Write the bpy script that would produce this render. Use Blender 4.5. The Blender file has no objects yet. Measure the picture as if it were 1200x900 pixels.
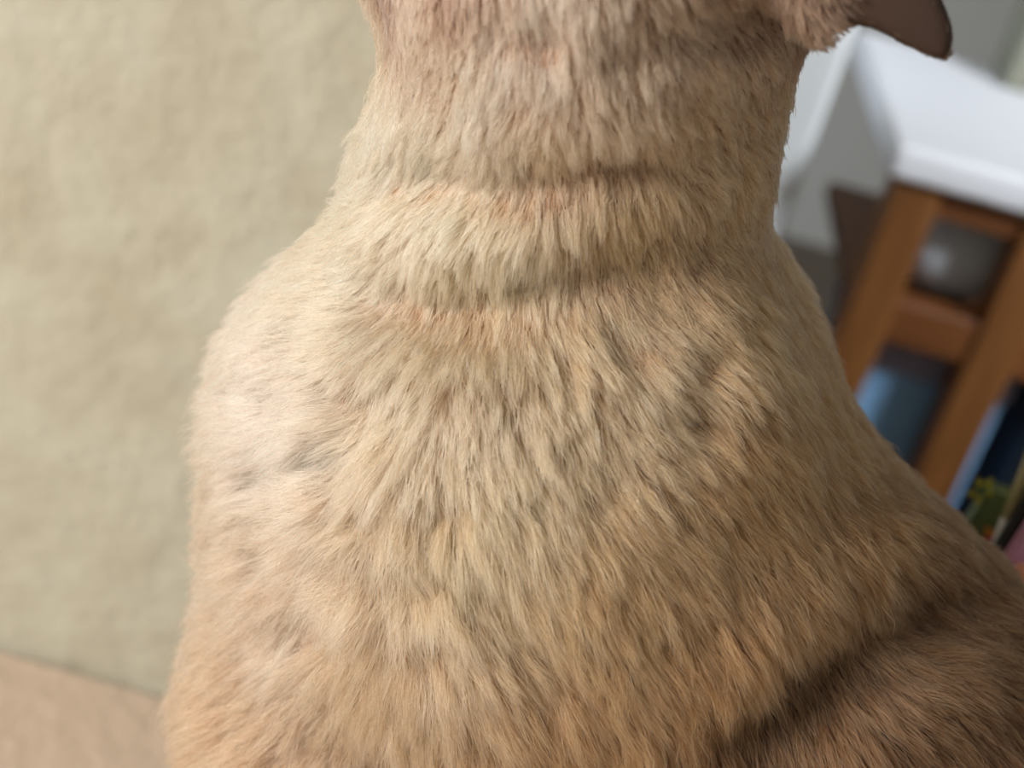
import bpy, bmesh, math, random
import numpy as np
from mathutils import Vector, Matrix
from mathutils.kdtree import KDTree

rng = np.random.default_rng(7)
random.seed(7)
scene = bpy.context.scene
col = scene.collection

# ------------------------------------------------------------------ camera
F_PX = 1742.0
PITCH, ROLL = math.radians(28.0), math.radians(16.0)
CAM = np.array([0.0, -0.318, 0.739])
fwd = np.array([0, math.cos(PITCH), -math.sin(PITCH)])
r0 = np.array([1.0, 0, 0])
u0 = np.array([0, math.sin(PITCH), math.cos(PITCH)])
right = math.cos(ROLL) * r0 + math.sin(ROLL) * u0
upv = -math.sin(ROLL) * r0 + math.cos(ROLL) * u0
cd = bpy.data.cameras.new('camera')
cam = bpy.data.objects.new('camera', cd)
col.objects.link(cam)
m = Matrix.Identity(4)
for i in range(3):
    m[i][0], m[i][1], m[i][2], m[i][3] = right[i], upv[i], -fwd[i], CAM[i]
cam.matrix_world = m
cd.sensor_width = 36.0
cd.lens = F_PX / 1200 * 36.0
cd.clip_start = 0.01
cd.dof.use_dof = True
cd.dof.focus_distance = 0.313
APERTURE = 0.0056
cd.dof.aperture_fstop = cd.lens / 1000 / APERTURE
scene.camera = cam

# ------------------------------------------------------------------ light and exposure
scene.view_settings.view_transform = 'Standard'
scene.view_settings.look = 'None'
scene.view_settings.gamma = 1.0
scene.view_settings.use_curve_mapping = False
scene.view_settings.exposure = -0.29
w = bpy.data.worlds.new('room_light')
scene.world = w
w.use_nodes = True
w.node_tree.nodes['Background'].inputs[0].default_value = (1.0, 0.93, 0.83, 1)
w.node_tree.nodes['Background'].inputs[1].default_value = 0.34


def area(name, loc, target, size, power, colour):
    ld = bpy.data.lights.new(name, 'AREA')
    ld.shape = 'DISK'
    ld.size = size
    ld.energy = power
    ld.color = colour
    o = bpy.data.objects.new(name, ld)
    col.objects.link(o)
    o.location = loc
    o.rotation_euler = (Vector(target) - Vector(loc)).to_track_quat('-Z', 'Y').to_euler()
    return o


area('floor_lamp_light', (-1.12, -0.74, 1.14), (0, 0, 0.55), 0.65, 29, (1.0, 0.92, 0.84))
area('background_fill', (1.3, -0.3, 1.6), (0.25, 0.95, 0.42), 0.5, 4.0, (0.90, 0.95, 1.0)).data.spread = math.radians(50)  # added cool fill that brightens the furniture behind, narrow to miss the cat


# ------------------------------------------------------------------ helpers
def ray(px, py):
    return fwd + (px - 600) / F_PX * right + (450 - py) / F_PX * upv


def on_plane(px, py, p0, n):
    d = ray(px, py)
    return CAM + d * (np.dot(np.asarray(p0) - CAM, n) / np.dot(d, n))


def at_y(px, py, ydist):
    return on_plane(px, py, CAM + np.array([0, ydist, 0]), np.array([0, 1.0, 0]))


def at_z(px, py, z):
    return on_plane(px, py, np.array([0, 0, z]), np.array([0, 0, 1.0]))


def lin(c):
    c = np.asarray(c, float) / 255
    return np.where(c <= 0.04045, c / 12.92, ((c + 0.055) / 1.055) ** 2.4)


def tag(o, label=None, cat=None, kind=None, group=None):
    if label: o['label'] = label
    if cat: o['category'] = cat
    if kind: o['kind'] = kind
    if group: o['group'] = group
    return o


def mat(name, rgb, rough=0.7, noise=0.0, scale=20.0, bump=0.0, bscale=60.0, stretch=None, rgb2=None, detail=4.0, coat=0.0):
    mt = bpy.data.materials.new(name)
    mt.use_nodes = True
    nt = mt.node_tree
    b = nt.nodes['Principled BSDF']
    c = lin(rgb)
    b.inputs['Base Color'].default_value = (*c, 1)
    b.inputs['Roughness'].default_value = rough
    b.inputs['Coat Weight'].default_value = coat
    tc = nt.nodes.new('ShaderNodeTexCoord')
    mp = nt.nodes.new('ShaderNodeMapping')
    nt.links.new(tc.outputs['Object'], mp.inputs['Vector'])
    if stretch: mp.inputs['Scale'].default_value = stretch
    if noise > 0:
        n = nt.nodes.new('ShaderNodeTexNoise')
        n.inputs['Scale'].default_value = scale
        n.inputs['Detail'].default_value = detail
        nt.links.new(mp.outputs[0], n.inputs['Vector'])
        rp = nt.nodes.new('ShaderNodeValToRGB')
        c2 = lin(rgb2) if rgb2 is not None else c * (1 - noise)
        rp.color_ramp.elements[0].position = 0.3
        rp.color_ramp.elements[1].position = 0.7
        rp.color_ramp.elements[0].color = (*c2, 1)
        rp.color_ramp.elements[1].color = (*c, 1)
        nt.links.new(n.outputs['Fac'], rp.inputs['Fac'])
        nt.links.new(rp.outputs['Color'], b.inputs['Base Color'])
    if bump > 0:
        n2 = nt.nodes.new('ShaderNodeTexNoise')
        n2.inputs['Scale'].default_value = bscale
        n2.inputs['Detail'].default_value = 5
        nt.links.new(mp.outputs[0], n2.inputs['Vector'])
        bp = nt.nodes.new('ShaderNodeBump')
        bp.inputs['Strength'].default_value = 1.0
        bp.inputs['Distance'].default_value = bump
        nt.links.new(n2.outputs['Fac'], bp.inputs['Height'])
        nt.links.new(bp.outputs['Normal'], b.inputs['Normal'])
    return mt


def link_mesh(name, bm, material, parent=None, smooth=False):
    me = bpy.data.meshes.new(name)
    bm.normal_update()
    bm.to_mesh(me)
    bm.free()
    if smooth:
        for p in me.polygons: p.use_smooth = True
    if material: me.materials.append(material)
    o = bpy.data.objects.new(name, me)
    col.objects.link(o)
    if parent: o.parent = parent
    return o


def box_bm(lo, hi, bevel=0.0, seg=2, bm=None):
    bm = bm or bmesh.new()
    c = [(a + b) / 2 for a, b in zip(lo, hi)]
    s = [abs(b - a) for a, b in zip(lo, hi)]
    r = bmesh.ops.create_cube(bm, size=1, matrix=Matrix.Translation(c) @ Matrix.Diagonal((*s, 1)))
    if bevel:
        es = list({e for v in r['verts'] for e in v.link_edges})
        bmesh.ops.bevel(bm, geom=es, offset=bevel, segments=seg, affect='EDGES', profile=0.5)
    return bm


def box(name, lo, hi, material, parent=None, bevel=0.0, seg=2):
    return link_mesh(name, box_bm(lo, hi, bevel, seg), material, parent, smooth=False)


def empty(name, loc, rz=0.0, label=None, cat=None, group=None):
    o = bpy.data.objects.new(name, None)
    col.objects.link(o)
    o.location = loc
    o.rotation_euler = (0, 0, rz)
    o.empty_display_size = 0.02
    return tag(o, label, cat, None, group)


# ------------------------------------------------------------------ the room
BED_Z = 0.30
WALL_Y = CAM[1] + 0.475
plaster = mat('beige_plaster', (199, 200, 184), 0.9, 0.10, 24, 0.0026, 55, rgb2=(185, 181, 162))
white_wall_m = mat('grey_white_paint', (196, 196, 192), 0.85, 0.04, 6, 0.0006, 140)
floor_m = mat('floor_wood', (96, 84, 70), 0.5, 0.35, 9, 0.0006, 40, stretch=(1, 9, 1))
tag(box('floor', (-1.6, -1.4, -0.05), (1.8, 2.2, 0.0), floor_m), kind='structure')
tag(box('wall_left', (-1.6, WALL_Y, 0.0), (-0.01, WALL_Y + 0.12, 2.4), plaster), kind='structure')
tag(box('wall_back', (-0.01, 1.75, 0.0), (1.8, 1.85, 2.4), white_wall_m), kind='structure')
tag(box('wall_right', (1.8, -1.4, 0.0), (1.9, 1.85, 2.4), white_wall_m), kind='structure')

# ------------------------------------------------------------------ bed the cat sits on
cover_m = mat('peach_cover', (206, 188, 170), 0.95, 0.05, 30, 0.002, 90)
frame_m = mat('bed_wood', (150, 96, 50), 0.5, 0.3, 12, 0.0, 40, stretch=(1, 8, 8))
bed = empty('bed', (-0.2, -0.35, 0), 0, 'bed with a peach cover under the sitting cat', 'bed')
bl = lambda p: (p[0] + 0.2, p[1] + 0.35, p[2])
box('bed_frame', bl((-1.15, -1.0, 0.06)), bl((0.75, WALL_Y - 0.012, 0.14)), frame_m, bed, 0.006)
for x in (-1.1, 0.62):
    for y in (-0.98, WALL_Y - 0.09):
        box('leg', bl((x, y, 0.0)), bl((x + 0.07, y + 0.07, 0.06)), frame_m, bed, 0.004)
box('mattress', bl((-1.14, -0.99, 0.14)), bl((0.74, WALL_Y - 0.014, BED_Z - 0.012)), mat('mattress_cloth', (220, 205, 190), 0.95), bed, 0.03, 4)


box('bed_cover', bl((-1.15, -1.0, BED_Z - 0.0115)), bl((0.75, WALL_Y - 0.0015, BED_Z)), cover_m, bed, 0.004, 3)

# ------------------------------------------------------------------ white cabinet behind
white_m = mat('white_lacquer', (232, 236, 238), 0.5, 0.02, 5)
cab = empty('white_cabinet', (-0.03, 0.72, 0), 0, 'plain white cabinet standing behind the cat, left of the wooden stand', 'cabinet')
box('body', (-0.16, 0, 0.03), (0.19, 0.40, 1.15), white_m, cab, 0.004)
box('door', (-0.155, -0.018, 0.05), (0.185, -0.002, 1.13), white_m, cab, 0.004)
box('plinth', (-0.15, 0.02, 0.0), (0.18, 0.39, 0.03), mat('plinth_grey', (90, 88, 84), 0.7), cab)
box('top_board', (-0.165, -0.02, 1.15), (0.195, 0.405, 1.17), white_m, cab, 0.003)

# ------------------------------------------------------------------ wooden stand with white top
TOP_Z = 0.478
FL = at_z(1052, 168, TOP_Z)
BL = at_z(998, 30, TOP_Z)
dv = (BL - FL)[:2]
DEPTH = float(np.linalg.norm(dv))
yaw = math.atan2(dv[1], dv[0]) - math.pi / 2
print('stand', FL, BL, DEPTH, math.degrees(yaw))
wood = mat('orange_brown_wood', (136, 88, 44), 0.45, 0.4, 10, 0.0004, 60, stretch=(9, 9, 1), rgb2=(110, 68, 32))
wood_h = mat('orange_brown_wood_rail', (128, 78, 38), 0.45, 0.4, 10, 0.0004, 60, stretch=(1, 9, 9), rgb2=(104, 60, 28))
top_m = mat('white_top', (236, 238, 244), 0.45, 0.02, 6)
stand = empty('wooden_stand', (FL[0], FL[1], 0), yaw * 0.35, 'orange-brown wooden slatted stand with a thick white top', 'stand')
DEPTH = min(DEPTH, 0.42)
WID = 0.42
box('top', (0.0, 0.0, TOP_Z - 0.024), (WID, DEPTH, TOP_Z), top_m, stand, 0.006, 3)
box('apron', (0.02, 0.014, TOP_Z - 0.046), (WID - 0.02, 0.034, TOP_Z - 0.0242), wood_h, stand, 0.002)
for k in range(5):
    x = 0.010 + k * 0.093
    box('upright', (x, 0.008, 0.0), (x + 0.034, 0.040, TOP_Z - 0.0242), wood, stand, 0.004)
    if k > 0: box('upright', (x, DEPTH - 0.045, 0.0), (x + 0.034, DEPTH - 0.013, TOP_Z - 0.0242), wood, stand, 0.004)
for z in (0.335, 0.06):
    box('rail', (0.02, 0.012, z), (WID - 0.02, 0.036, z + 0.034), wood_h, stand, 0.003)
    box('shelf', (0.015, 0.0365, z + 0.010), (WID - 0.015, DEPTH - 0.0455, z + 0.024), wood_h, stand, 0.002)
RZ = yaw * 0.35


def stand_pt(x, y, z):
    c, s = math.cos(RZ), math.sin(RZ)
    return (FL[0] + c * x - s * y, FL[1] + s * x + c * y, z)


# things on and in the stand
def pouch(name, loc, rz, w, d, h, material, label, cat):
    bm = bmesh.new()
    N, K = 28, 12
    rings = []
    for k in range(K + 1):
        t = k / K
        f = (math.sin(math.pi * min(1, max(0, t * 0.94 + 0.03))) ** 0.35)
        ring = []
        for i in range(N):
            a = 2 * math.pi * i / N
            ca, sa = math.cos(a), math.sin(a)
            sx = abs(ca) ** 0.6 * (1 if ca > 0 else -1)
            sy = abs(sa) ** 0.6 * (1 if sa > 0 else -1)
            wob = 1 + 0.05 * math.sin(3 * a + 5 * t)
            ring.append(bm.verts.new((w / 2 * sx * f * wob, d / 2 * sy * f * wob, h * t)))
        rings.append(ring)
    for k in range(K):
        for i in range(N):
            bm.faces.new((rings[k][i], rings[k][(i + 1) % N], rings[k + 1][(i + 1) % N], rings[k + 1][i]))
    bm.faces.new(list(reversed(rings[0])))
    bm.faces.new(rings[-1])
    o = link_mesh(name, bm, material, None, True)
    o.location = loc
    o.rotation_euler = (0, 0, rz)
    return tag(o, label, cat)


pouch('cloth_bundle', stand_pt(0.088, 0.088, 0.3592), RZ, 0.085, 0.085, 0.078, mat('pale_grey_cloth', (206, 216, 226), 0.8, 0.1, 12),
      'small pale grey bundle on the upper shelf of the wooden stand', 'bundle')


def carton(name, loc, rz, w, d, h, body_m, lid_m, label, cat, lid_h=0.02):
    e = empty(name, loc, rz, label, cat)
    box('body', (-w / 2, -d / 2, 0), (w / 2, d / 2, h), body_m, e, 0.003)
    box('lid', (-w / 2 - 0.003, -d / 2 - 0.003, h + 0.0002), (w / 2 + 0.003, d / 2 + 0.003, h + lid_h), lid_m, e, 0.003)
    return e


carton('storage_box', stand_pt(0.095, 0.1085, 0.0842), RZ, 0.12, 0.12, 0.215, mat('sky_blue_card', (140, 190, 236), 0.6, 0.06, 8),
       mat('lilac_grey_card', (150, 148, 172), 0.6), 'tall sky-blue box with a lilac lid on the lower shelf of the stand', 'box', 0.025)
carton('storage_box', stand_pt(0.255, 0.12, 0.0842), RZ, 0.14, 0.12, 0.19, mat('slate_blue_card', (92, 120, 150), 0.6, 0.06, 8),
       mat('slate_lid', (80, 92, 110), 0.6), 'slate-blue box at the right end of the stand, lower shelf', 'box', 0.02)
carton('storage_box', stand_pt(0.205, DEPTH - 0.040, TOP_Z + 0.0003), RZ, 0.18, 0.06, 0.075, mat('olive_grey_card', (142, 142, 126), 0.8, 0.05, 8),
       mat('brown_lid', (120, 104, 90), 0.7), 'olive-grey box with a brown lid standing on the white top', 'box', 0.025)

# ------------------------------------------------------------------ books on the bed behind the cat
page_m = mat('page_edges', (226, 224, 214), 0.85, 0.1, 200, stretch=(20, 1, 1))


def book(name, x, y, rz, lean, thick, w, h, cover, label, petals=False):
    """upright book: spine edge towards +y, covers face +-x"""
    e = empty(name, (x, y, BED_Z + 0.0005), rz, label, 'book')
    e.rotation_euler = (0, lean, rz)
    c = 0.002
    box('front_cover', (0, 0, 0), (c, w, h), cover, e, 0.0006)
    box('back_cover', (thick - c, 0, 0), (thick, w, h), cover, e, 0.0006)
    box('spine', (c + 0.0001, w - c, 0), (thick - c - 0.0001, w, h), cover, e, 0.0004)
    box('pages', (c + 0.0002, 0.003, 0.003), (thick - c - 0.0002, w - c - 0.0002, h - 0.003), page_m, e)
    return e


green_m = mat('green_print', (46, 92, 62), 0.5, 0.5, 35, rgb2=(120, 120, 60))
black_m = mat('black_cover', (24, 20, 20), 0.5)
pink_m = mat('pink_cover', (206, 150, 178), 0.6, 0.05, 10)
BY = 0.43
pb = at_y(1148, 640, BY)
print('book', pb)
bk_x = float(pb[0])

# floral gift card / picture book, cover turned to the camera
fl = at_y(1135, 600, BY)
fr = at_y(1170, 640, BY)
book_w = 0.075
gb = empty('picture_book', (bk_x - 0.022, CAM[1] + BY, BED_Z + 0.0042), 0.0, 'dark green picture book with an orange and red flower, behind the cat', 'book')
gb.rotation_euler = (0, 0.10, 0)
gh = float(at_y(1165, 585, BY)[2] - BED_Z)
box('front_cover', (-0.004, -0.001, 0), (0.032, 0.001, gh), green_m, gb, 0.0004)
box('pages', (-0.003, 0.0012, 0.002), (0.031, 0.0040, gh - 0.002), page_m, gb)
box('back_cover', (-0.004, 0.0042, 0), (0.032, 0.0055, gh), green_m, gb, 0.0004)
box('spine', (-0.0055, -0.001, 0), (-0.0042, 0.0055, gh), green_m, gb, 0.0004)
fp = Matrix.Rotation(-0.10, 3, 'Y') @ Vector(at_y(1161, 632, BY) - np.array(gb.location))
FLOWER = (fp.x, fp.z)


def disc(name, cx, cz, pts, y, material, parent):
    bm = bmesh.new()
    f = bm.faces.new([bm.verts.new((cx + px, y, cz + pz)) for px, pz in pts])
    r = bmesh.ops.extrude_face_region(bm, geom=[f])
    for v in r['geom']:
        if isinstance(v, bmesh.types.BMVert): v.co.y -= 0.0003
    bmesh.ops.recalc_face_normals(bm, faces=bm.faces[:])
    return link_mesh(name, bm, material, parent)


orange_m = mat('petal_orange', (226, 150, 62), 0.5)
red_m = mat('flower_red', (200, 40, 66), 0.5)
yellow_m = mat('leaf_yellow', (170, 160, 40), 0.5)
lilac_m = mat('petal_lilac', (176, 150, 176), 0.5)
for (cx, cz, s, pm, cm) in ((FLOWER[0], FLOWER[1], 0.0062, orange_m, red_m), (FLOWER[0] + 0.003, FLOWER[1] + 0.017, 0.005, lilac_m, orange_m),
                            (FLOWER[0] - 0.012, FLOWER[1] + 0.016, 0.005, yellow_m, green_m), (FLOWER[0] - 0.022, FLOWER[1] - 0.01, 0.006, orange_m, red_m)):
    pts = [(s * (0.72 + 0.28 * math.cos(5 * a)) * math.cos(a) * 0.8, s * (0.72 + 0.28 * math.cos(5 * a)) * math.sin(a) * 1.15) for a in np.linspace(0, 2 * math.pi, 40, endpoint=False)]
    disc('printed_flower', cx, cz, pts, -0.00105, pm, gb)
    pts = [(s * 0.38 * math.cos(a), s * 0.42 * math.sin(a)) for a in np.linspace(0, 2 * math.pi, 20, endpoint=False)]
    disc('flower_centre', cx, cz, pts, -0.0014, cm, gb)
# white tube with a yellowish end leaning beside the picture book
wt_a = at_y(1158, 672, BY - 0.012)
wt_b = at_y(1204, 555, BY - 0.012)


def tube_mesh(a, b, r1, r2, n=14):
    a, b = Vector(a), Vector(b)
    d = b - a
    bm = bmesh.new()
    bmesh.ops.create_cone(bm, cap_ends=True, segments=n, radius1=r1, radius2=r2, depth=d.length,
                          matrix=Matrix.Translation((a + b) / 2) @ d.to_track_quat('Z', 'Y').to_matrix().to_4x4())
    return bm


wdir = (wt_b - wt_a) / np.linalg.norm(wt_b - wt_a)
foot = wt_a + wdir * ((BED_Z + 0.004 - wt_a[2]) / wdir[2])
brush = empty('paintbrush', tuple(foot), 0, 'thin white stick with a yellowish upper end beside the picture book', 'stick')
rel = lambda p: tuple(np.asarray(p) - foot)
mid = wt_a + wdir * 0.022
link_mesh('handle', tube_mesh(rel(foot), rel(mid), 0.0026, 0.0026), mat('white_paint_stick', (220, 216, 210), 0.4), brush, True)
link_mesh('end_sleeve', tube_mesh(rel(mid), rel(wt_b + wdir * 0.01), 0.0027, 0.0027), mat('yellow_stick', (172, 164, 118), 0.4), brush, True)


def facing_book(px, py, ydist, thick, w, top_py, cover, label):
    """book with its cover towards the camera, leaning a little to the right"""
    a = at_y(px, py, ydist)
    h = float(at_y(px, top_py, ydist)[2]) - BED_Z
    x0 = float(a[0]) - 0.10 * (float(a[2]) - BED_Z)
    e = book('book', x0, CAM[1] + ydist + thick, 0, 0, thick, w, h, cover, label)
    e.rotation_euler = (-0.10, 0, -math.pi / 2)
    e.location.z = BED_Z + w * 0.0999 + 0.0006
    return e


facing_book(1174, 640, BY - 0.022, 0.006, 0.055, 560, black_m, 'black book standing between the white stick and the pink book')
facing_book(1189, 650, BY - 0.031, 0.006, 0.055, 622, pink_m, 'pink book standing at the right edge beside the black book')
facing_book(1183, 695, BY - 0.040, 0.006, 0.055, 684, mat('peach_print', (222, 150, 112), 0.7, 0.1, 25), 'low peach-coloured book in front of the pink book')

# ------------------------------------------------------------------ the cat
PSI = math.radians(8)
N_LAT = np.array([math.sin(PSI), math.cos(PSI), 0.0])          # lateral axis, + = far side
O_CAT = CAM + 0.36 * fwd


def M(px, py, lat=0.0):
    return on_plane(px, py, O_CAT, N_LAT) + lat * N_LAT


PXM = 0.36 / F_PX                                              # metres per pixel near the cat
LATF = {}
prims = []                                                     # (a, ra, b, rb, lateral squash, blend)


def cone(pa, ra, pb, rb, squash=1.0, k=0.018, lat=0.0, latb=None):
    latb = lat if latb is None else latb
    prims.append((M(*pa, lat), ra, M(*pb, latb), rb, squash, k, lat))


p_ = PXM
E_ALONG = np.array([math.cos(PSI), -math.sin(PSI), 0.0])       # along the body, + = towards the tail


def body(xa, ha, ra, xb, hb, rb, squash=1.0, k=0.02, lat=0.0, latb=None):
    """round cone given by distance along the body and height above the bed"""
    latb = lat if latb is None else latb
    base_ = np.array([O_CAT[0], O_CAT[1], BED_Z])
    q = [base_ + x * E_ALONG + l * N_LAT + np.array([0, 0, h]) for x, h, l in ((xa, ha, lat), (xb, hb, latb))]
    prims.append((q[0], ra, q[1], rb, squash, k, lat if lat == latb else 0.5 * (lat + latb)))


# neck, chest, trunk
cone((694, -20), 203 * p_, (682, 140), 203 * p_, 0.90, 0.012)
cone((666, 150), 196 * p_, (630, 260), 197 * p_, 0.95, 0.010)
cone((632, 260), 194 * p_, (585, 460), 268 * p_, 0.93, 0.010)
cone((524, 520), 274 * p_, (515, 760), 294 * p_, 0.98, 0.015)
cone((662, 470), 280 * p_, (796, 880), 338 * p_, 0.92, 0.018)
# head, muzzle, chin
cone((735, -140), 205 * p_, (765, -150), 195 * p_, 0.98, 0.02)
cone((640, -100), 135 * p_, (500, -105), 72 * p_, 0.95, 0.02)
cone((610, -60), 100 * p_, (490, -50), 50 * p_, 0.95, 0.012)
for s in (-1, 1):
    cone((730, -30), 105 * p_, (640, -60), 90 * p_, 1.0, 0.02, lat=s * 0.022)         # cheek
    cone((690, 600), 190 * p_, (610, 820), 170 * p_, 0.8, 0.03, lat=s * 0.036)        # shoulder
    cone((800, 450), 70 * p_, (760, 540), 90 * p_, 0.8, 0.03, lat=s * 0.026)        # shoulder blade
    body(0.170, 0.085, 0.062, 0.085, 0.070, 0.046, 0.72, 0.03, lat=s * 0.046)           # thigh
    body(0.150, 0.018, 0.019, 0.030, 0.015, 0.016, 1.0, 0.012, lat=s * 0.058)           # hind foot
    xf = -0.052 if s > 0 else -0.030
    body(xf + 0.012, 0.175, 0.030, xf, 0.075, 0.018, 0.9, 0.02, lat=s * 0.034)          # foreleg
    body(xf, 0.075, 0.0175, xf, 0.018, 0.0155, 1.0, 0.008, lat=s * 0.034)
    body(xf - 0.002, 0.013, 0.0165, xf - 0.022, 0.011, 0.0135, 1.0, 0.008, lat=s * 0.034)   # paw
body(0.100, 0.185, 0.072, 0.165, 0.088, 0.080, 0.86, 0.05)                              # loins and rump
tail = [(0.220, 0.0), (0.262, -0.030), (0.268, -0.080), (0.225, -0.118), (0.150, -0.130), (0.075, -0.124)]
for q in range(5):
    body(tail[q][0], 0.014, 0.0155 - q * 0.0012, tail[q + 1][0], 0.013, 0.0143 - q * 0.0012, 1.0, 0.008, lat=tail[q][1], latb=tail[q + 1][1])
EAR_LAT = 0.030
ear_px = [(955, 60), (985, 33), (1010, 28), (1030, 36), (1055, 50), (1082, 64), (1099, 72), (1108, 73), (1114, 69), (1118, 60), (1119, 46), (1114, 22), (1098, -16), (1060, -72), (1005, -125), (930, -150), (880, -90), (900, 0)]


def smin(a, b, k):
    h = np.clip(0.5 + 0.5 * (b - a) / k, 0, 1)
    return b * (1 - h) + a * h - k * h * (1 - h)


def sd_cone(P, a, ra, b, rb, sq, lat):
    """round cone with the lateral axis squashed"""
    c = O_CAT @ N_LAT + lat
    L = P @ N_LAT - c
    Q = P + ((1 / sq - 1) * L)[:, None] * N_LAT
    ab = b - a
    t = np.clip(((Q - a) @ ab) / max(ab @ ab, 1e-9), 0, 1)
    d = np.linalg.norm(Q - a - t[:, None] * ab, axis=1) - (ra + (rb - ra) * t)
    return d * (0.5 + 0.5 * sq)


def seg_dist2(P, poly):
    best = np.full(len(P), 1e9)
    par = np.zeros(len(P))
    n = len(poly) - 1
    for i in range(n):
        a, b = poly[i], poly[i + 1]
        ab = b - a
        t = np.clip(((P - a) @ ab) / max(ab @ ab, 1e-12), 0, 1)
        d = ((P - a - t[:, None] * ab) ** 2).sum(1)
        w_ = d < best
        best = np.where(w_, d, best)
        par = np.where(w_, (i + t) / n, par)
    return best, par


def smooth_noise(P, freq, seed):
    """cheap smooth 3-D noise from a few waves"""
    r = np.random.default_rng(seed)
    out = np.zeros(len(P))
    for _ in range(7):
        k = r.normal(size=3)
        k *= freq * (0.6 + 0.8 * r.random()) / np.linalg.norm(k)
        out += np.sin(P @ k * 2 * math.pi + r.random() * 6.28)
    return out / 2.65


ear_frames = []
for s in (-1, 1):
    c0 = M(1000, 0, s * EAR_LAT)
    # polygon in the camera-like basis of the midplane, local 2-D axes
    e1 = np.array([math.cos(PSI), -math.sin(PSI), 0.0])
    e2 = np.array([0, 0, 1.0])
    poly = np.array([[(M(x, y, 0) - M(1000, 0, 0)) @ e1, (M(x, y, 0) - M(1000, 0, 0)) @ e2] for x, y in ear_px])
    if s < 0:  # outline traced on the near ear: same outline at the near ear's own distance
        q = [on_plane(x, y, c0, N_LAT) - c0 for x, y in ear_px]
        poly = np.array([[v @ e1, v @ e2] for v in q])
        c_ear = on_plane(1000, 0, c0, N_LAT)
        near_poly = poly
    poly = near_poly
    ear_frames.append((c0 if s < 0 else M(1000, 0, s * EAR_LAT) + (ear_frames[0][0] - M(1000, 0, -EAR_LAT)) - 0.010 * e1, e1, e2, poly, s))


def sd_poly(X, Y, V):
    d = np.full(X.shape, 1e9)
    sgn = np.ones(X.shape)
    n = len(V)
    for i in range(n):
        a, b = V[i], V[i - 1]
        ex, ey = b[0] - a[0], b[1] - a[1]
        wx, wy = X - a[0], Y - a[1]
        t = np.clip((wx * ex + wy * ey) / (ex * ex + ey * ey), 0, 1)
        d = np.minimum(d, (wx - ex * t) ** 2 + (wy - ey * t) ** 2)
        c1, c2, c3 = Y >= a[1], Y < b[1], ex * wy > ey * wx
        flip = (c1 & c2 & c3) | (~c1 & ~c2 & ~c3)
        sgn = np.where(flip, -sgn, sgn)
    return sgn * np.sqrt(d)


def sd_ears(P):
    out = np.full(len(P), 1e3)
    for c, e1, e2, poly, s in ear_frames:
        Q = P - c
        near = np.einsum('ij,ij->i', Q, Q) < 0.09 ** 2
        if not near.any(): continue
        Qn = Q[near]
        X, Y, Z = Qn @ e1, Qn @ e2, Qn @ N_LAT
        Z = Z + s * 4.0 * (X - 0.004) ** 2             # the ear blade is cupped
        d2 = sd_poly(X, Y, poly) + 0.0022
        dz = np.abs(Z) - 0.0008
        d = np.minimum(np.maximum(d2, dz), 0) + np.sqrt(np.maximum(d2, 0) ** 2 + np.maximum(dz, 0) ** 2) - 0.0022
        o = out[near]
        out[near] = np.minimum(o, d)
    return out


def sdf_base(P):
    d = np.full(len(P), 1e3)
    for a, ra, b, rb, sq, k, lat in prims:
        d = smin(d, sd_cone(P, a, ra, b, rb, sq, lat), k)
    return d


def trace(px, py):
    """where the view ray of a photo point meets the cat's skin"""
    d = ray(px, py)
    d = d / np.linalg.norm(d)
    t = 0.2
    for _ in range(60):
        s = float(sdf_base((CAM + d * t)[None])[0])
        t += s * 0.9
        if s < 0.0003 or t > 0.8: break
    return CAM + d * t if t < 0.6 else None


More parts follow.
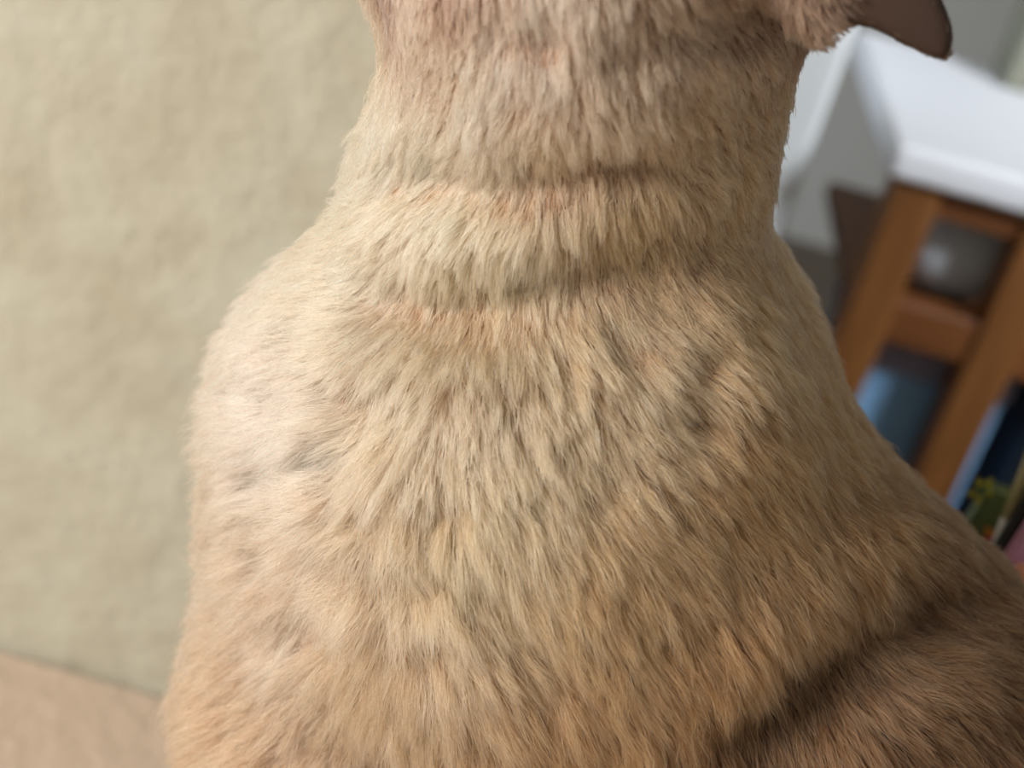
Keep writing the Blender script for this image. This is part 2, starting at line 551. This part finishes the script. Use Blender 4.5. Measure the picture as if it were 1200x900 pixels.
# skin folds: polyline in photo points, depth, width (metres); negative depth = ridge
folds_px = [
    ([(395, 195), (450, 207), (520, 212), (600, 206), (700, 196), (800, 184), (925, 178)], 0.0072, 0.0058),
    ([(420, 150), (520, 172), (620, 168), (720, 160), (820, 150)], -0.0018, 0.0070),
    ([(285, 335), (370, 352), (460, 356), (550, 350), (630, 340), (710, 318), (800, 292)], 0.0085, 0.0080),
    ([(420, 275), (520, 292), (600, 285), (700, 262)], -0.0012, 0.0080),
    ([(260, 400), (330, 398), (385, 390)], 0.0040, 0.0030),
    ([(395, 468), (450, 452), (492, 436)], 0.0050, 0.0032),
    ([(420, 494), (470, 484), (500, 470)], 0.0050, 0.0030),
    ([(290, 572), (340, 550), (400, 536), (440, 545)], 0.0055, 0.0034),
    ([(270, 455), (330, 462), (380, 455)], 0.0030, 0.0030),
    ([(690, 368), (718, 384), (752, 408)], 0.0080, 0.0026),
    ([(755, 345), (800, 366)], 0.0040, 0.0030),
    ([(790, 400), (840, 430)], 0.0030, 0.0040),
    ([(640, 402), (660, 420)], 0.0040, 0.0025),
    ([(780, 460), (830, 500)], 0.0030, 0.0035),
    ([(395, 580), (420, 605), (450, 590)], 0.0070, 0.0030),
    ([(375, 650), (400, 632), (425, 622)], 0.0070, 0.0032),
    ([(425, 670), (460, 655), (480, 668), (500, 690)], 0.0060, 0.0034),
    ([(340, 655), (300, 645)], 0.0045, 0.0035),
    ([(350, 735), (385, 715), (410, 720)], 0.0065, 0.0040),
    ([(480, 722), (520, 745)], 0.0050, 0.0035),
    ([(470, 630), (510, 655), (560, 690), (620, 745), (690, 830)], 0.0045, 0.0045),
    ([(690, 545), (705, 570)], 0.0040, 0.0030),
    ([(500, 575), (530, 585)], 0.0050, 0.0028),
    ([(430, 855), (455, 900)], 0.0050, 0.0040),
    ([(1180, 715), (1080, 722), (1000, 760), (935, 820), (885, 880), (860, 940)], 0.0065, 0.0125),
    ([(1110, 640), (1010, 660), (930, 700), (860, 770), (800, 850)], -0.0030, 0.0080),
    ([(1150, 770), (1080, 790), (1000, 840), (950, 900)], -0.0025, 0.0110),
    ([(625, 18), (640, 45), (645, 72)], 0.0050, 0.0025),
    ([(690, 62), (760, 52), (850, 35), (930, 30)], 0.0045, 0.0040),
    ([(560, 25), (600, 35)], 0.0025, 0.0030),
]
folds = []
for pts, dep, wid in folds_px:
    tr = [trace(*q) for q in pts]
    tr = [q for q in tr if q is not None]
    if len(tr) >= 2: folds.append((np.array(tr), dep * (1.35 if 0 < dep and wid < 0.005 else 1.0), wid * (1.15 if wid < 0.005 else 1.0)))


def sdf(P):
    d = sdf_base(P)
    for poly, dep, wid in folds:
        lo, hi = poly.min(0) - 3 * wid, poly.max(0) + 3 * wid
        idx = np.where(((P > lo) & (P < hi)).all(1))[0]
        if len(idx) == 0: continue
        d2, par = seg_dist2(P[idx], poly)
        fade = np.clip(np.minimum(par, 1 - par) / 0.18, 0.15, 1)
        wob = 1 + 0.35 * smooth_noise(P[idx], 45, 77)
        d[idx] += dep * wob * fade * np.exp(-d2 / wid ** 2)
    e = sd_ears(P)
    return np.maximum(smin(d, e, 0.006), BED_Z + 0.001 - P[:, 2])


# -- surface nets
def surface_nets(fn, lo, hi, h):
    nx, ny, nz = [int(math.ceil((b - a) / h)) + 1 for a, b in zip(lo, hi)]
    # coarse pass to skip empty space
    ax = [lo[i] + h * np.arange(n) for i, n in enumerate((nx, ny, nz))]
    step = 4
    cx = [a[::step] for a in ax]
    G = np.stack(np.meshgrid(*cx, indexing='ij'), -1).reshape(-1, 3)
    coarse = fn(G).reshape(len(cx[0]), len(cx[1]), len(cx[2]))
    V = np.repeat(np.repeat(np.repeat(coarse, step, 0), step, 1), step, 2)
    pad = [max(0, n - s) for n, s in zip((nx, ny, nz), V.shape)]
    V = np.pad(V, [(0, q) for q in pad], mode='edge')[:nx, :ny, :nz].copy()
    near = np.abs(V) < h * step * 2.2
    idx = np.argwhere(near)
    for s in range(0, len(idx), 400000):
        I = idx[s:s + 400000]
        P = np.stack([ax[k][I[:, k]] for k in range(3)], 1)
        V[I[:, 0], I[:, 1], I[:, 2]] = fn(P)
    S = V < 0
    cs = np.zeros((nx - 1, ny - 1, nz - 1), int)
    for dx in (0, 1):
        for dy in (0, 1):
            for dz in (0, 1):
                cs += S[dx:nx - 1 + dx, dy:ny - 1 + dy, dz:nz - 1 + dz]
    act = (cs > 0) & (cs < 8)
    cells = np.argwhere(act)
    vid = -np.ones(act.shape, int)
    vid[act] = np.arange(len(cells))
    acc = np.zeros((len(cells), 3))
    cnt = np.zeros(len(cells))
    corners = [(0, 0, 0), (1, 0, 0), (0, 1, 0), (1, 1, 0), (0, 0, 1), (1, 0, 1), (0, 1, 1), (1, 1, 1)]
    for i in range(8):
        for j in range(i + 1, 8):
            a, b = np.array(corners[i]), np.array(corners[j])
            if np.abs(a - b).sum() != 1: continue
            va = V[tuple((cells + a).T)]
            vb = V[tuple((cells + b).T)]
            cr = (va < 0) != (vb < 0)
            t = np.where(cr, va / np.where(cr, va - vb, 1), 0)
            acc += cr[:, None] * (a + t[:, None] * (b - a))
            cnt += cr
    verts = np.array(lo) + h * (cells + acc / cnt[:, None])
    quads = []
    for axis in range(3):
        o1, o2 = [(1, 2), (2, 0), (0, 1)][axis]
        sl = [slice(None)] * 3
        sa = S.take(range(0, S.shape[axis] - 1), axis)
        sb = S.take(range(1, S.shape[axis]), axis)
        E = np.argwhere(sa != sb)
        E = E[(E[:, o1] > 0) & (E[:, o2] > 0) & (E[:, o1] < S.shape[o1] - 1) & (E[:, o2] < S.shape[o2] - 1)]
        f = sa[tuple(E.T)]
        def c(d1, d2):
            Q = E.copy()
            Q[:, o1] += d1
            Q[:, o2] += d2
            return vid[tuple(Q.T)]
        q = np.stack([c(-1, -1), c(0, -1), c(0, 0), c(-1, 0)], 1)
        q[~f] = q[~f][:, ::-1]
        quads.append(q)
    return verts, np.concatenate(quads)


allp = np.array([q for pr in prims for q in (pr[0], pr[2])])
allr = np.array([q for pr in prims for q in (pr[1], pr[3])])
lo = (allp - allr[:, None]).min(0) - 0.012
hi = (allp + allr[:, None]).max(0) + 0.012
ear_pts = np.array([c + e1 * q[0] + e2 * q[1] for c, e1, e2, poly, s in ear_frames for q in poly])
lo = np.minimum(lo, ear_pts.min(0) - 0.01)
hi = np.maximum(hi, ear_pts.max(0) + 0.01)
import time
t_ = time.time()
verts, quads = surface_nets(sdf, lo, hi, 0.0021)
print('cat mesh', len(verts), len(quads), 'z', verts[:, 2].min(), verts[:, 2].max(), 'secs', time.time() - t_)
me = bpy.data.meshes.new('cat')
me.vertices.add(len(verts))
me.vertices.foreach_set('co', verts.astype(np.float32).ravel())
me.loops.add(len(quads) * 4)
me.loops.foreach_set('vertex_index', quads.astype(np.int32).ravel())
me.polygons.add(len(quads))
me.polygons.foreach_set('loop_start', (np.arange(len(quads)) * 4).astype(np.int32))
me.update(calc_edges=True)
me.validate()
me.polygons.foreach_set('use_smooth', np.ones(len(me.polygons), bool))
vn = np.zeros(len(verts) * 3, np.float32)
me.vertex_normals.foreach_get('vector', vn)
vn = vn.reshape(-1, 3).astype(float)
cat = bpy.data.objects.new('cat', me)
col.objects.link(cat)
tag(cat, 'sitting cream to brown short-haired cat with its head raised', 'cat')

# -- coat colour: cream underside and chest, brown back, dark ears and face
coat_px = [
    (250, 400, (236, 214, 198)), (240, 600, (232, 206, 188)), (330, 480, (230, 208, 190)), (330, 700, (210, 182, 158)), (300, 860, (186, 154, 126)),
    (440, 150, (236, 222, 192)), (500, 230, (230, 214, 180)), (420, 280, (234, 214, 184)), (560, 300, (214, 190, 150)), (560, 120, (232, 214, 188)), (600, 60, (228, 208, 186)),
    (520, 450, (206, 182, 150)), (560, 600, (200, 172, 134)), (470, 800, (188, 158, 126)), (640, 180, (204, 176, 142)), (700, 100, (208, 182, 154)),
    (740, 250, (178, 150, 110)), (700, 450, (196, 168, 132)), (720, 650, (168, 138, 100)), (650, 850, (152, 122, 88)), (820, 120, (196, 164, 128)), (930, 110, (190, 158, 122)), (870, 70, (184, 154, 122)),
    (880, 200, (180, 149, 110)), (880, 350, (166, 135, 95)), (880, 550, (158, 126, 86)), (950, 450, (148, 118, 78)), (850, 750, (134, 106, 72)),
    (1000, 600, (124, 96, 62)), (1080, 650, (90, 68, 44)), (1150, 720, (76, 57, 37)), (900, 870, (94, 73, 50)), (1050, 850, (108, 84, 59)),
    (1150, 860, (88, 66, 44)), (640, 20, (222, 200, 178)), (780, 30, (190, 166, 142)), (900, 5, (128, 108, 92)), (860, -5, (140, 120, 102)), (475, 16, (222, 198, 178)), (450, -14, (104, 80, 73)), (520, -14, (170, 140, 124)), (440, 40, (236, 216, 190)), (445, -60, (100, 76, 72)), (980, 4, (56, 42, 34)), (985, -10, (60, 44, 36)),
]
CP, CC = [], []
for x, y, c in coat_px:
    q = trace(x, y)
    if q is None: q = M(x, y, 0)
    for s in (1, -1):
        qq = q if s > 0 else q - 2 * ((q - O_CAT) @ N_LAT) * N_LAT
        CP.append(qq)
        CC.append(lin(c))
for c, e1, e2, poly, s in ear_frames:
    for (x, y) in ((0.010, 0.002), (0.016, -0.008), (0.002, 0.01), (0.0, 0.02)):
        CP.append(c + e1 * x + e2 * y)
        CC.append(lin((84, 69, 60)))
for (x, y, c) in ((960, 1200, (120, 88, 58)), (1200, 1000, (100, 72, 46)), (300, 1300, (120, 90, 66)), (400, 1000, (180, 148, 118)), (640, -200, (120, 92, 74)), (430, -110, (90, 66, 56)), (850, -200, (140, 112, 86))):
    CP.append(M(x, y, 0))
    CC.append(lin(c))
CP, CC = np.array(CP), np.array(CC)
CC = CC * np.array([1.02, 0.925, 0.91])


def coat(P):
    out = np.zeros((len(P), 3))
    for s in range(0, len(P), 60000):
        Q = P[s:s + 60000]
        d2 = ((Q[:, None] - CP[None]) ** 2).sum(-1)
        wgt = 1.0 / (d2 + 0.008 ** 2) ** 1.8
        out[s:s + 60000] = (wgt @ CC) / wgt.sum(1)[:, None]
    return out


ca = me.attributes.new('coat', 'FLOAT_COLOR', 'POINT')
vc = coat(verts)
ca.data.foreach_set('color', np.concatenate([vc * np.array([0.50, 0.45, 0.42]), np.ones((len(vc), 1))], 1).astype(np.float32).ravel())  # skin under the hair darkened below coat colour, as shade in the gaps
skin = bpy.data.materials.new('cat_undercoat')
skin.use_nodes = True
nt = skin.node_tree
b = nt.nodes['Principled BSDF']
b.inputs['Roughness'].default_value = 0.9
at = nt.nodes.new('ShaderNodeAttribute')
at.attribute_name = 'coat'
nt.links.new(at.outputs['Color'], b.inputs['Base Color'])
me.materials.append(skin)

# -- lie of the hair: root to tip directions seen in the photo
flow_px = [
    (460, 15, -.3, 1), (440, 90, -.5, .85), (420, 165, -.9, .45), (500, 70, -.15, 1), (520, 185, -.55, .85), (600, 120, -.15, 1), (600, 190, -.2, 1), (700, 130, .2, 1), (700, 180, .15, 1),
    (800, 120, .4, .9), (800, 170, .4, .9), (900, 140, .6, .8), (930, 90, .7, .7),
    (370, 300, -.9, .4), (330, 330, -.95, .3), (420, 300, -.8, .5), (420, 240, -.8, .5), (520, 300, -.45, .9), (620, 300, 0, 1), (620, 250, 0, 1), (750, 260, .3, .95), (860, 250, .5, .85), (900, 320, .7, .7),
    (270, 400, -1, .1), (245, 480, -1, .2), (300, 500, -1, .2), (400, 470, -.9, .35), (380, 400, -.9, .25), (480, 430, -.3, .95), (560, 430, .1, 1), (560, 370, 0, 1), (680, 400, .55, .8), (800, 400, .7, .7), (930, 400, .75, .65),
    (450, 550, -.5, .85), (360, 570, -.95, .3), (560, 560, .3, .95), (700, 560, .6, .8), (850, 550, .6, .8), (1000, 500, .65, .75), (640, 480, .35, .93), (760, 480, .65, .75),
    (260, 640, -1, .2), (330, 640, -.9, .3), (290, 800, -.8, .6), (350, 760, -.7, .7), (420, 690, -.3, .95), (460, 800, 0, 1), (500, 640, .35, .9), (540, 720, .55, .85), (600, 750, .62, .78), (600, 850, .5, .85), (520, 850, .2, 1),
    (750, 750, .5, .87), (750, 650, .55, .83), (850, 650, .5, .85), (950, 620, .45, .9), (900, 800, .15, 1), (900, 720, .35, .95), (820, 840, .2, 1), (1000, 700, .45, .88), (1000, 600, .55, .83), (1100, 650, .8, .6),
    (1100, 740, .75, .65), (1180, 750, .85, .5), (1000, 850, .4, .9), (1120, 870, .7, .7), (850, 890, .15, 1), (950, 890, .3, .95),
    (650, 20, 0, 1), (760, 50, .3, .95), (880, 20, .6, .8),
]
GP, GD = [], []
for x, y, dx, dy in flow_px:
    q = trace(x, y)
    if q is None: continue
    dd = dx * right - dy * upv
    gn = np.array([sdf_base((q + h)[None])[0] - sdf_base((q - h)[None])[0] for h in np.eye(3) * 0.001])
    gn /= np.linalg.norm(gn)
    # slide along the view direction so that the tangent keeps its look in the photo
    vd = ray(x, y)
    vd = vd / np.linalg.norm(vd)
    den = vd @ gn
    tdir = dd - vd * np.clip((dd @ gn) / den if abs(den) > 0.25 else 0, -1.2, 1.2)
    tdir -= (tdir @ gn) * gn
    tdir /= np.linalg.norm(tdir)
    for s in (1, -1):
        f_ = (lambda v: v) if s > 0 else (lambda v: v - 2 * (v @ N_LAT) * N_LAT)
        GP.append(O_CAT + f_(q - O_CAT))
        GD.append(f_(tdir))
for c, e1, e2, poly, s in ear_frames:
    for (x, y) in ((0.005, 0.0), (0.014, 0.0), (0.0, 0.015), (0.018, -0.01)):
        GP.append(c + e1 * x + e2 * y)
        GD.append(e1 * 0.8 - e2 * 0.5)
for (x, y, dx, dy) in ((1000, 1200, .4, .9), (300, 1200, -.1, 1), (1250, 1000, .6, .8), (640, -200, 1, .2), (450, -100, 1, .0), (850, -150, .9, .4)):
    q = M(x, y)
    for s in (-1, 1):
        GP.append(q + s * 0.05 * N_LAT)
        GD.append(dx * right - dy * upv)
GP, GD = np.array(GP), np.array(GD)


def flow(P, Nn):
    out = np.zeros_like(P)
    for s in range(0, len(P), 40000):
        Q = P[s:s + 40000]
        d2 = ((Q[:, None] - GP[None]) ** 2).sum(-1)
        wgt = 1.0 / (d2 + 0.006 ** 2) ** 1.6
        out[s:s + 40000] = wgt @ GD
    out -= (out * Nn).sum(1)[:, None] * Nn
    return out / np.maximum(np.linalg.norm(out, axis=1), 1e-9)[:, None]


# -- normals without the folds, so that hair above a fold hangs over it
vs = vn.copy()
ea = np.concatenate([quads[:, [0, 1]], quads[:, [1, 2]], quads[:, [2, 3]], quads[:, [3, 0]]])
deg = np.bincount(ea[:, 0], minlength=len(verts)) + np.bincount(ea[:, 1], minlength=len(verts))
for _ in range(16):
    acc = np.stack([np.bincount(ea[:, 0], vs[ea[:, 1], k], len(verts)) + np.bincount(ea[:, 1], vs[ea[:, 0], k], len(verts)) for k in range(3)], 1)
    vs = 0.5 * vs + 0.5 * acc / np.maximum(deg, 1)[:, None]
    vs /= np.maximum(np.linalg.norm(vs, axis=1), 1e-9)[:, None]
on_ear = sd_ears(verts) < 0.008
vh = np.where(on_ear[:, None], vn, vs * 0.65 + vn * 0.35)

# -- hair roots
tri = np.concatenate([quads[:, [0, 1, 2]], quads[:, [0, 2, 3]]])
A, B, Cc = verts[tri[:, 0]], verts[tri[:, 1]], verts[tri[:, 2]]
areas = 0.5 * np.linalg.norm(np.cross(B - A, Cc - A), axis=1)
cent = (A + B + Cc) / 3
tn = vn[tri].mean(1)
tn /= np.maximum(np.linalg.norm(tn, axis=1), 1e-9)[:, None]
rel_ = cent - CAM
dep = rel_ @ fwd
sx = 600 + F_PX * (rel_ @ right) / dep
sy = 450 - F_PX * (rel_ @ upv) / dep
facing = (tn * (-rel_ / np.linalg.norm(rel_, axis=1)[:, None])).sum(1)
seen = (sx > -120) & (sx < 1320) & (sy > -130) & (sy < 1030) & (facing > -0.35)


def ear_mask(P):
    out = np.zeros(len(P), bool)
    e = sd_ears(P) < 0.0042
    for c, e1, e2, poly, s in ear_frames:
        out |= e & (np.abs((P - c) @ N_LAT) < 0.02) & ((P - c) @ e1 > -0.002)
    return out


ear_t = ear_mask(cent)
NH_SEEN, NH_MID, NH_REST = 430000, 110000, 50000
wgt = areas * np.where(seen, 1.0, 0.0)
wgt *= np.where(ear_t, 1.5, 1.0)
mid_ = ~seen & (sx > -350) & (sx < 1650) & (sy > -420) & (sy < 1600) & (facing > -0.2)
wm = areas * mid_ * (cent[:, 2] > BED_Z + 0.006)
wr = areas * (~seen & ~mid_) * (cent[:, 2] > BED_Z + 0.006)
print('seen area cm2', (areas * seen).sum() * 1e4, 'rest', wr.sum() * 1e4)


def sample(n, w_):
    i = rng.choice(len(tri), n, p=w_ / w_.sum())
    u, v = rng.random(n), rng.random(n)
    f_ = u + v > 1
    u[f_], v[f_] = 1 - u[f_], 1 - v[f_]
    P = A[i] + u[:, None] * (B[i] - A[i]) + v[:, None] * (Cc[i] - A[i])
    Nn = vh[tri[i, 0]] * (1 - u - v)[:, None] + vh[tri[i, 1]] * u[:, None] + vh[tri[i, 2]] * v[:, None]
    Nn /= np.maximum(np.linalg.norm(Nn, axis=1), 1e-9)[:, None]
    return P, Nn, ear_t[i]


P1, N1, E1 = sample(NH_SEEN, wgt)
P2, N2, E2 = sample(NH_MID, wm)
P3, N3, E3 = sample(NH_REST, wr)
P = np.concatenate([P1, P2, P3])
Nn = np.concatenate([N1, N2, N3])
E = np.concatenate([E1, E2, E3])
far = np.repeat([False, False, True], [NH_SEEN, NH_MID, NH_REST])
midz = np.repeat([False, True, False], [NH_SEEN, NH_MID, NH_REST])
T = flow(P, Nn)


# wandering of the lie of the hair
ang = 0.12 * smooth_noise(P, 50, 1) + 0.08 * smooth_noise(P, 160, 2) + rng.normal(0, 0.09, len(P))
tp = trace(440, 640)
ruffle = np.exp(-((P - tp) ** 2).sum(1) / 0.016 ** 2)        # ruffled tufts at the elbow
ang = ang * (1 + 2.5 * ruffle)
Bt = np.cross(Nn, T)
T = T * np.cos(ang)[:, None] + Bt * np.sin(ang)[:, None]

# clumps: every hair leans towards the middle of its tuft, fine tufts inside coarse ones
def tufts(n):
    k = rng.choice(len(P), n, replace=False)
    kd = KDTree(n)
    for j, i in enumerate(k):
        kd.insert(P[i], j)
    kd.balance()
    return k, np.array([kd.find(q)[1] for q in P])


NCL, NCO = 46000, 7000
kidx, own = tufts(NCL)
kcoarse, own_c = tufts(NCO)
ci, cc = kidx[own], kcoarse[own_c]
cl_len = 0.82 + 0.36 * rng.random(NCL)
cl_lift = rng.normal(0, 0.05, NCL)
cl_turn = rng.normal(0, 0.10, NCL)
cl_tone = rng.normal(0, 0.13, NCL)
co_lift = rng.normal(0, 0.06, NCO)

sxp = 600 + F_PX * ((P - CAM) @ right) / ((P - CAM) @ fwd)
syp = 450 - F_PX * ((P - CAM) @ upv) / ((P - CAM) @ fwd)
# hair length: longer on the chest, shorter towards the neck, head and legs
LEN_P = [(330, 500, .0150), (420, 680, .0170), (470, 850, .0165), (300, 800, .015), (600, 250, .0105), (450, 150, .011), (800, 150, .0085), (650, 40, .007), (965, 15, .0035), (940, 60, .006), (470, 0, .005), (900, 20, .006),
         (700, 450, .0115), (650, 700, .0140), (900, 500, .0110), (850, 800, .0130), (1080, 700, .0120), (1080, 880, .0125), (640, -150, .005), (450, -90, .003), (350, 1300, .007), (1000, 1250, .012)]
LP = np.array([(trace(x, y) if 0 <= y <= 900 and trace(x, y) is not None else M(x, y, -0.03)) for x, y, l in LEN_P])
LL = np.array([l for *_, l in LEN_P])
Ps = P - np.maximum(0, 2 * ((P - O_CAT) @ N_LAT))[:, None] * N_LAT
d2 = ((Ps[:, None] - LP[None]) ** 2).sum(-1)
wg = 1 / (d2 + 0.008 ** 2) ** 1.6
L = (wg @ LL) / wg.sum(1)
L *= (0.72 + 0.45 * rng.random(len(P))) * cl_len[own]
guard = (rng.random(len(P)) < 0.06) & ~E
L = np.where(guard, L * 1.18, L)
L = np.where(E, 0.0022, L)
lift = 0.30 + 0.12 * rng.random(len(P)) + cl_lift[own] + co_lift[own_c] + 0.06 * smooth_noise(P, 70, 5) + ruffle * (0.18 + 0.22 * smooth_noise(P, 110, 6))
lift = np.clip(lift, 0.12, 0.9)
lift = np.where(E, 0.12, lift)
tc_, ts_ = np.cos(cl_turn[own]), np.sin(cl_turn[own])
Bt = np.cross(Nn, T)
T = T * tc_[:, None] + Bt * ts_[:, None]
K = 5
pts = np.zeros((len(P), K, 3))
pts[:, 0] = P - Nn * 0.0004
prev = pts[:, 0]
for k in range(1, K):
    t = (k - 0.5) / (K - 1)
    el = lift * (1.25 - 1.0 * t)
    d_ = T * np.cos(el)[:, None] + Nn * np.sin(el)[:, None]
    prev = prev + d_ * (L / (K - 1))[:, None]
    pts[:, k] = prev
# pull towards the clump's own middle hair
clump = np.where(E, 0.0, 0.48 + 0.28 * rng.random(len(P))) * np.where(guard, 0.5, 1.0)
coarse = np.where(E, 0.0, 0.12 + 0.10 * smooth_noise(P, 40, 21))
back = np.clip(((P - O_CAT) @ E_ALONG + 0.02) / 0.07, 0, 1)
clump = clump * (1 - 0.35 * back)
raw = pts.copy()
for k in range(1, K):
    t = k / (K - 1)
    wk = (clump * t ** 1.2)[:, None]
    wc = (np.clip(coarse, 0, 0.5) * t ** 1.3)[:, None]
    pts[:, k] = raw[:, k] * (1 - wk - wc) + raw[ci, k] * wk + raw[cc, k] * wc
pts[:, 1:] += rng.normal(0, 1, pts[:, 1:].shape) * (L * 0.022)[:, None, None]
pts[:, :, 2] = np.maximum(pts[:, :, 2], BED_Z + 0.0008)

base = coat(P)
tone = 1 + cl_tone[own] + rng.normal(0, 0.20, len(P)) + 0.05 * smooth_noise(P, 45, 9)
base = base * np.clip(tone, 0.5, 1.5)[:, None] * np.where(guard, 1.35, 1.0)[:, None]
colr = np.ones((len(P), K, 4), np.float32)
ramp = np.array([0.46, 0.66, 0.90, 1.08, 1.20])  # natural root-to-tip banding, deepened at the roots as shade between strands
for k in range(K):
    warm = np.array([1.0, 1.0, 1.0]) + (1 - k / (K - 1)) * np.array([0.03, -0.03, -0.10])   # shade in the gaps tinted warmer towards the root
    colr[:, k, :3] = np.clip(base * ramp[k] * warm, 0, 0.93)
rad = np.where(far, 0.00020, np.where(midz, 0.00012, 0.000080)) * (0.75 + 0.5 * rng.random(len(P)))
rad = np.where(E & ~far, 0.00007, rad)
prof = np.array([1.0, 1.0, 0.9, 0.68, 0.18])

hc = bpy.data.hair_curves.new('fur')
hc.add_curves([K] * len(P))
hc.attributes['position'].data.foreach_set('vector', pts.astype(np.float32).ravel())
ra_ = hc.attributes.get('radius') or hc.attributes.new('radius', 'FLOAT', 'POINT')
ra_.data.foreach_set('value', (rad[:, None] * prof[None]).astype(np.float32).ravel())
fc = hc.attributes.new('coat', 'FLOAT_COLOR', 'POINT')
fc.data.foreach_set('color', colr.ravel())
fur_m = bpy.data.materials.new('cat_hair')
fur_m.use_nodes = True
nt = fur_m.node_tree
nt.nodes.remove(nt.nodes['Principled BSDF'])
hb = nt.nodes.new('ShaderNodeBsdfHairPrincipled')
hb.model = 'CHIANG'
hb.parametrization = 'COLOR'
hb.inputs['Roughness'].default_value = 0.45
hb.inputs['Radial Roughness'].default_value = 0.6
at = nt.nodes.new('ShaderNodeAttribute')
at.attribute_name = 'coat'
nt.links.new(at.outputs['Color'], hb.inputs['Color'])
nt.links.new(hb.outputs[0], nt.nodes['Material Output'].inputs['Surface'])
hc.materials.append(fur_m)
fur = bpy.data.objects.new('fur', hc)
col.objects.link(fur)
fur.parent = cat
tag(fur, 'soft short fur, cream on the chest and brown on the back', kind='stuff')

# -- eyes and nose
eye_m = mat('cat_eye', (120, 150, 150), 0.1, coat=1.0)
pupil_m = mat('cat_pupil', (10, 10, 10), 0.15)
nose_m = mat('cat_nose', (110, 74, 70), 0.5)
for s in (-1, 1):
    q = M(566, -205, s * 0.0185)
    bm = bmesh.new()
    bmesh.ops.create_uvsphere(bm, u_segments=24, v_segments=16, radius=0.0085, matrix=Matrix.Translation(q))
    e = link_mesh('eye', bm, eye_m, cat, True)
    bm = bmesh.new()
    look = M(400, -330, s * 0.035) - q
    look /= np.linalg.norm(look)
    bmesh.ops.create_uvsphere(bm, u_segments=16, v_segments=10, radius=0.0045, matrix=Matrix.Translation(q + look * 0.0052))
    link_mesh('pupil', bm, pupil_m, e, True)
bm = bmesh.new()
bmesh.ops.create_uvsphere(bm, u_segments=20, v_segments=12, radius=1.0, matrix=Matrix.Translation(M(424, -118)) @ Matrix.Diagonal((0.0052, 0.0060, 0.0045, 1)))
link_mesh('nose', bm, nose_m, cat, True)
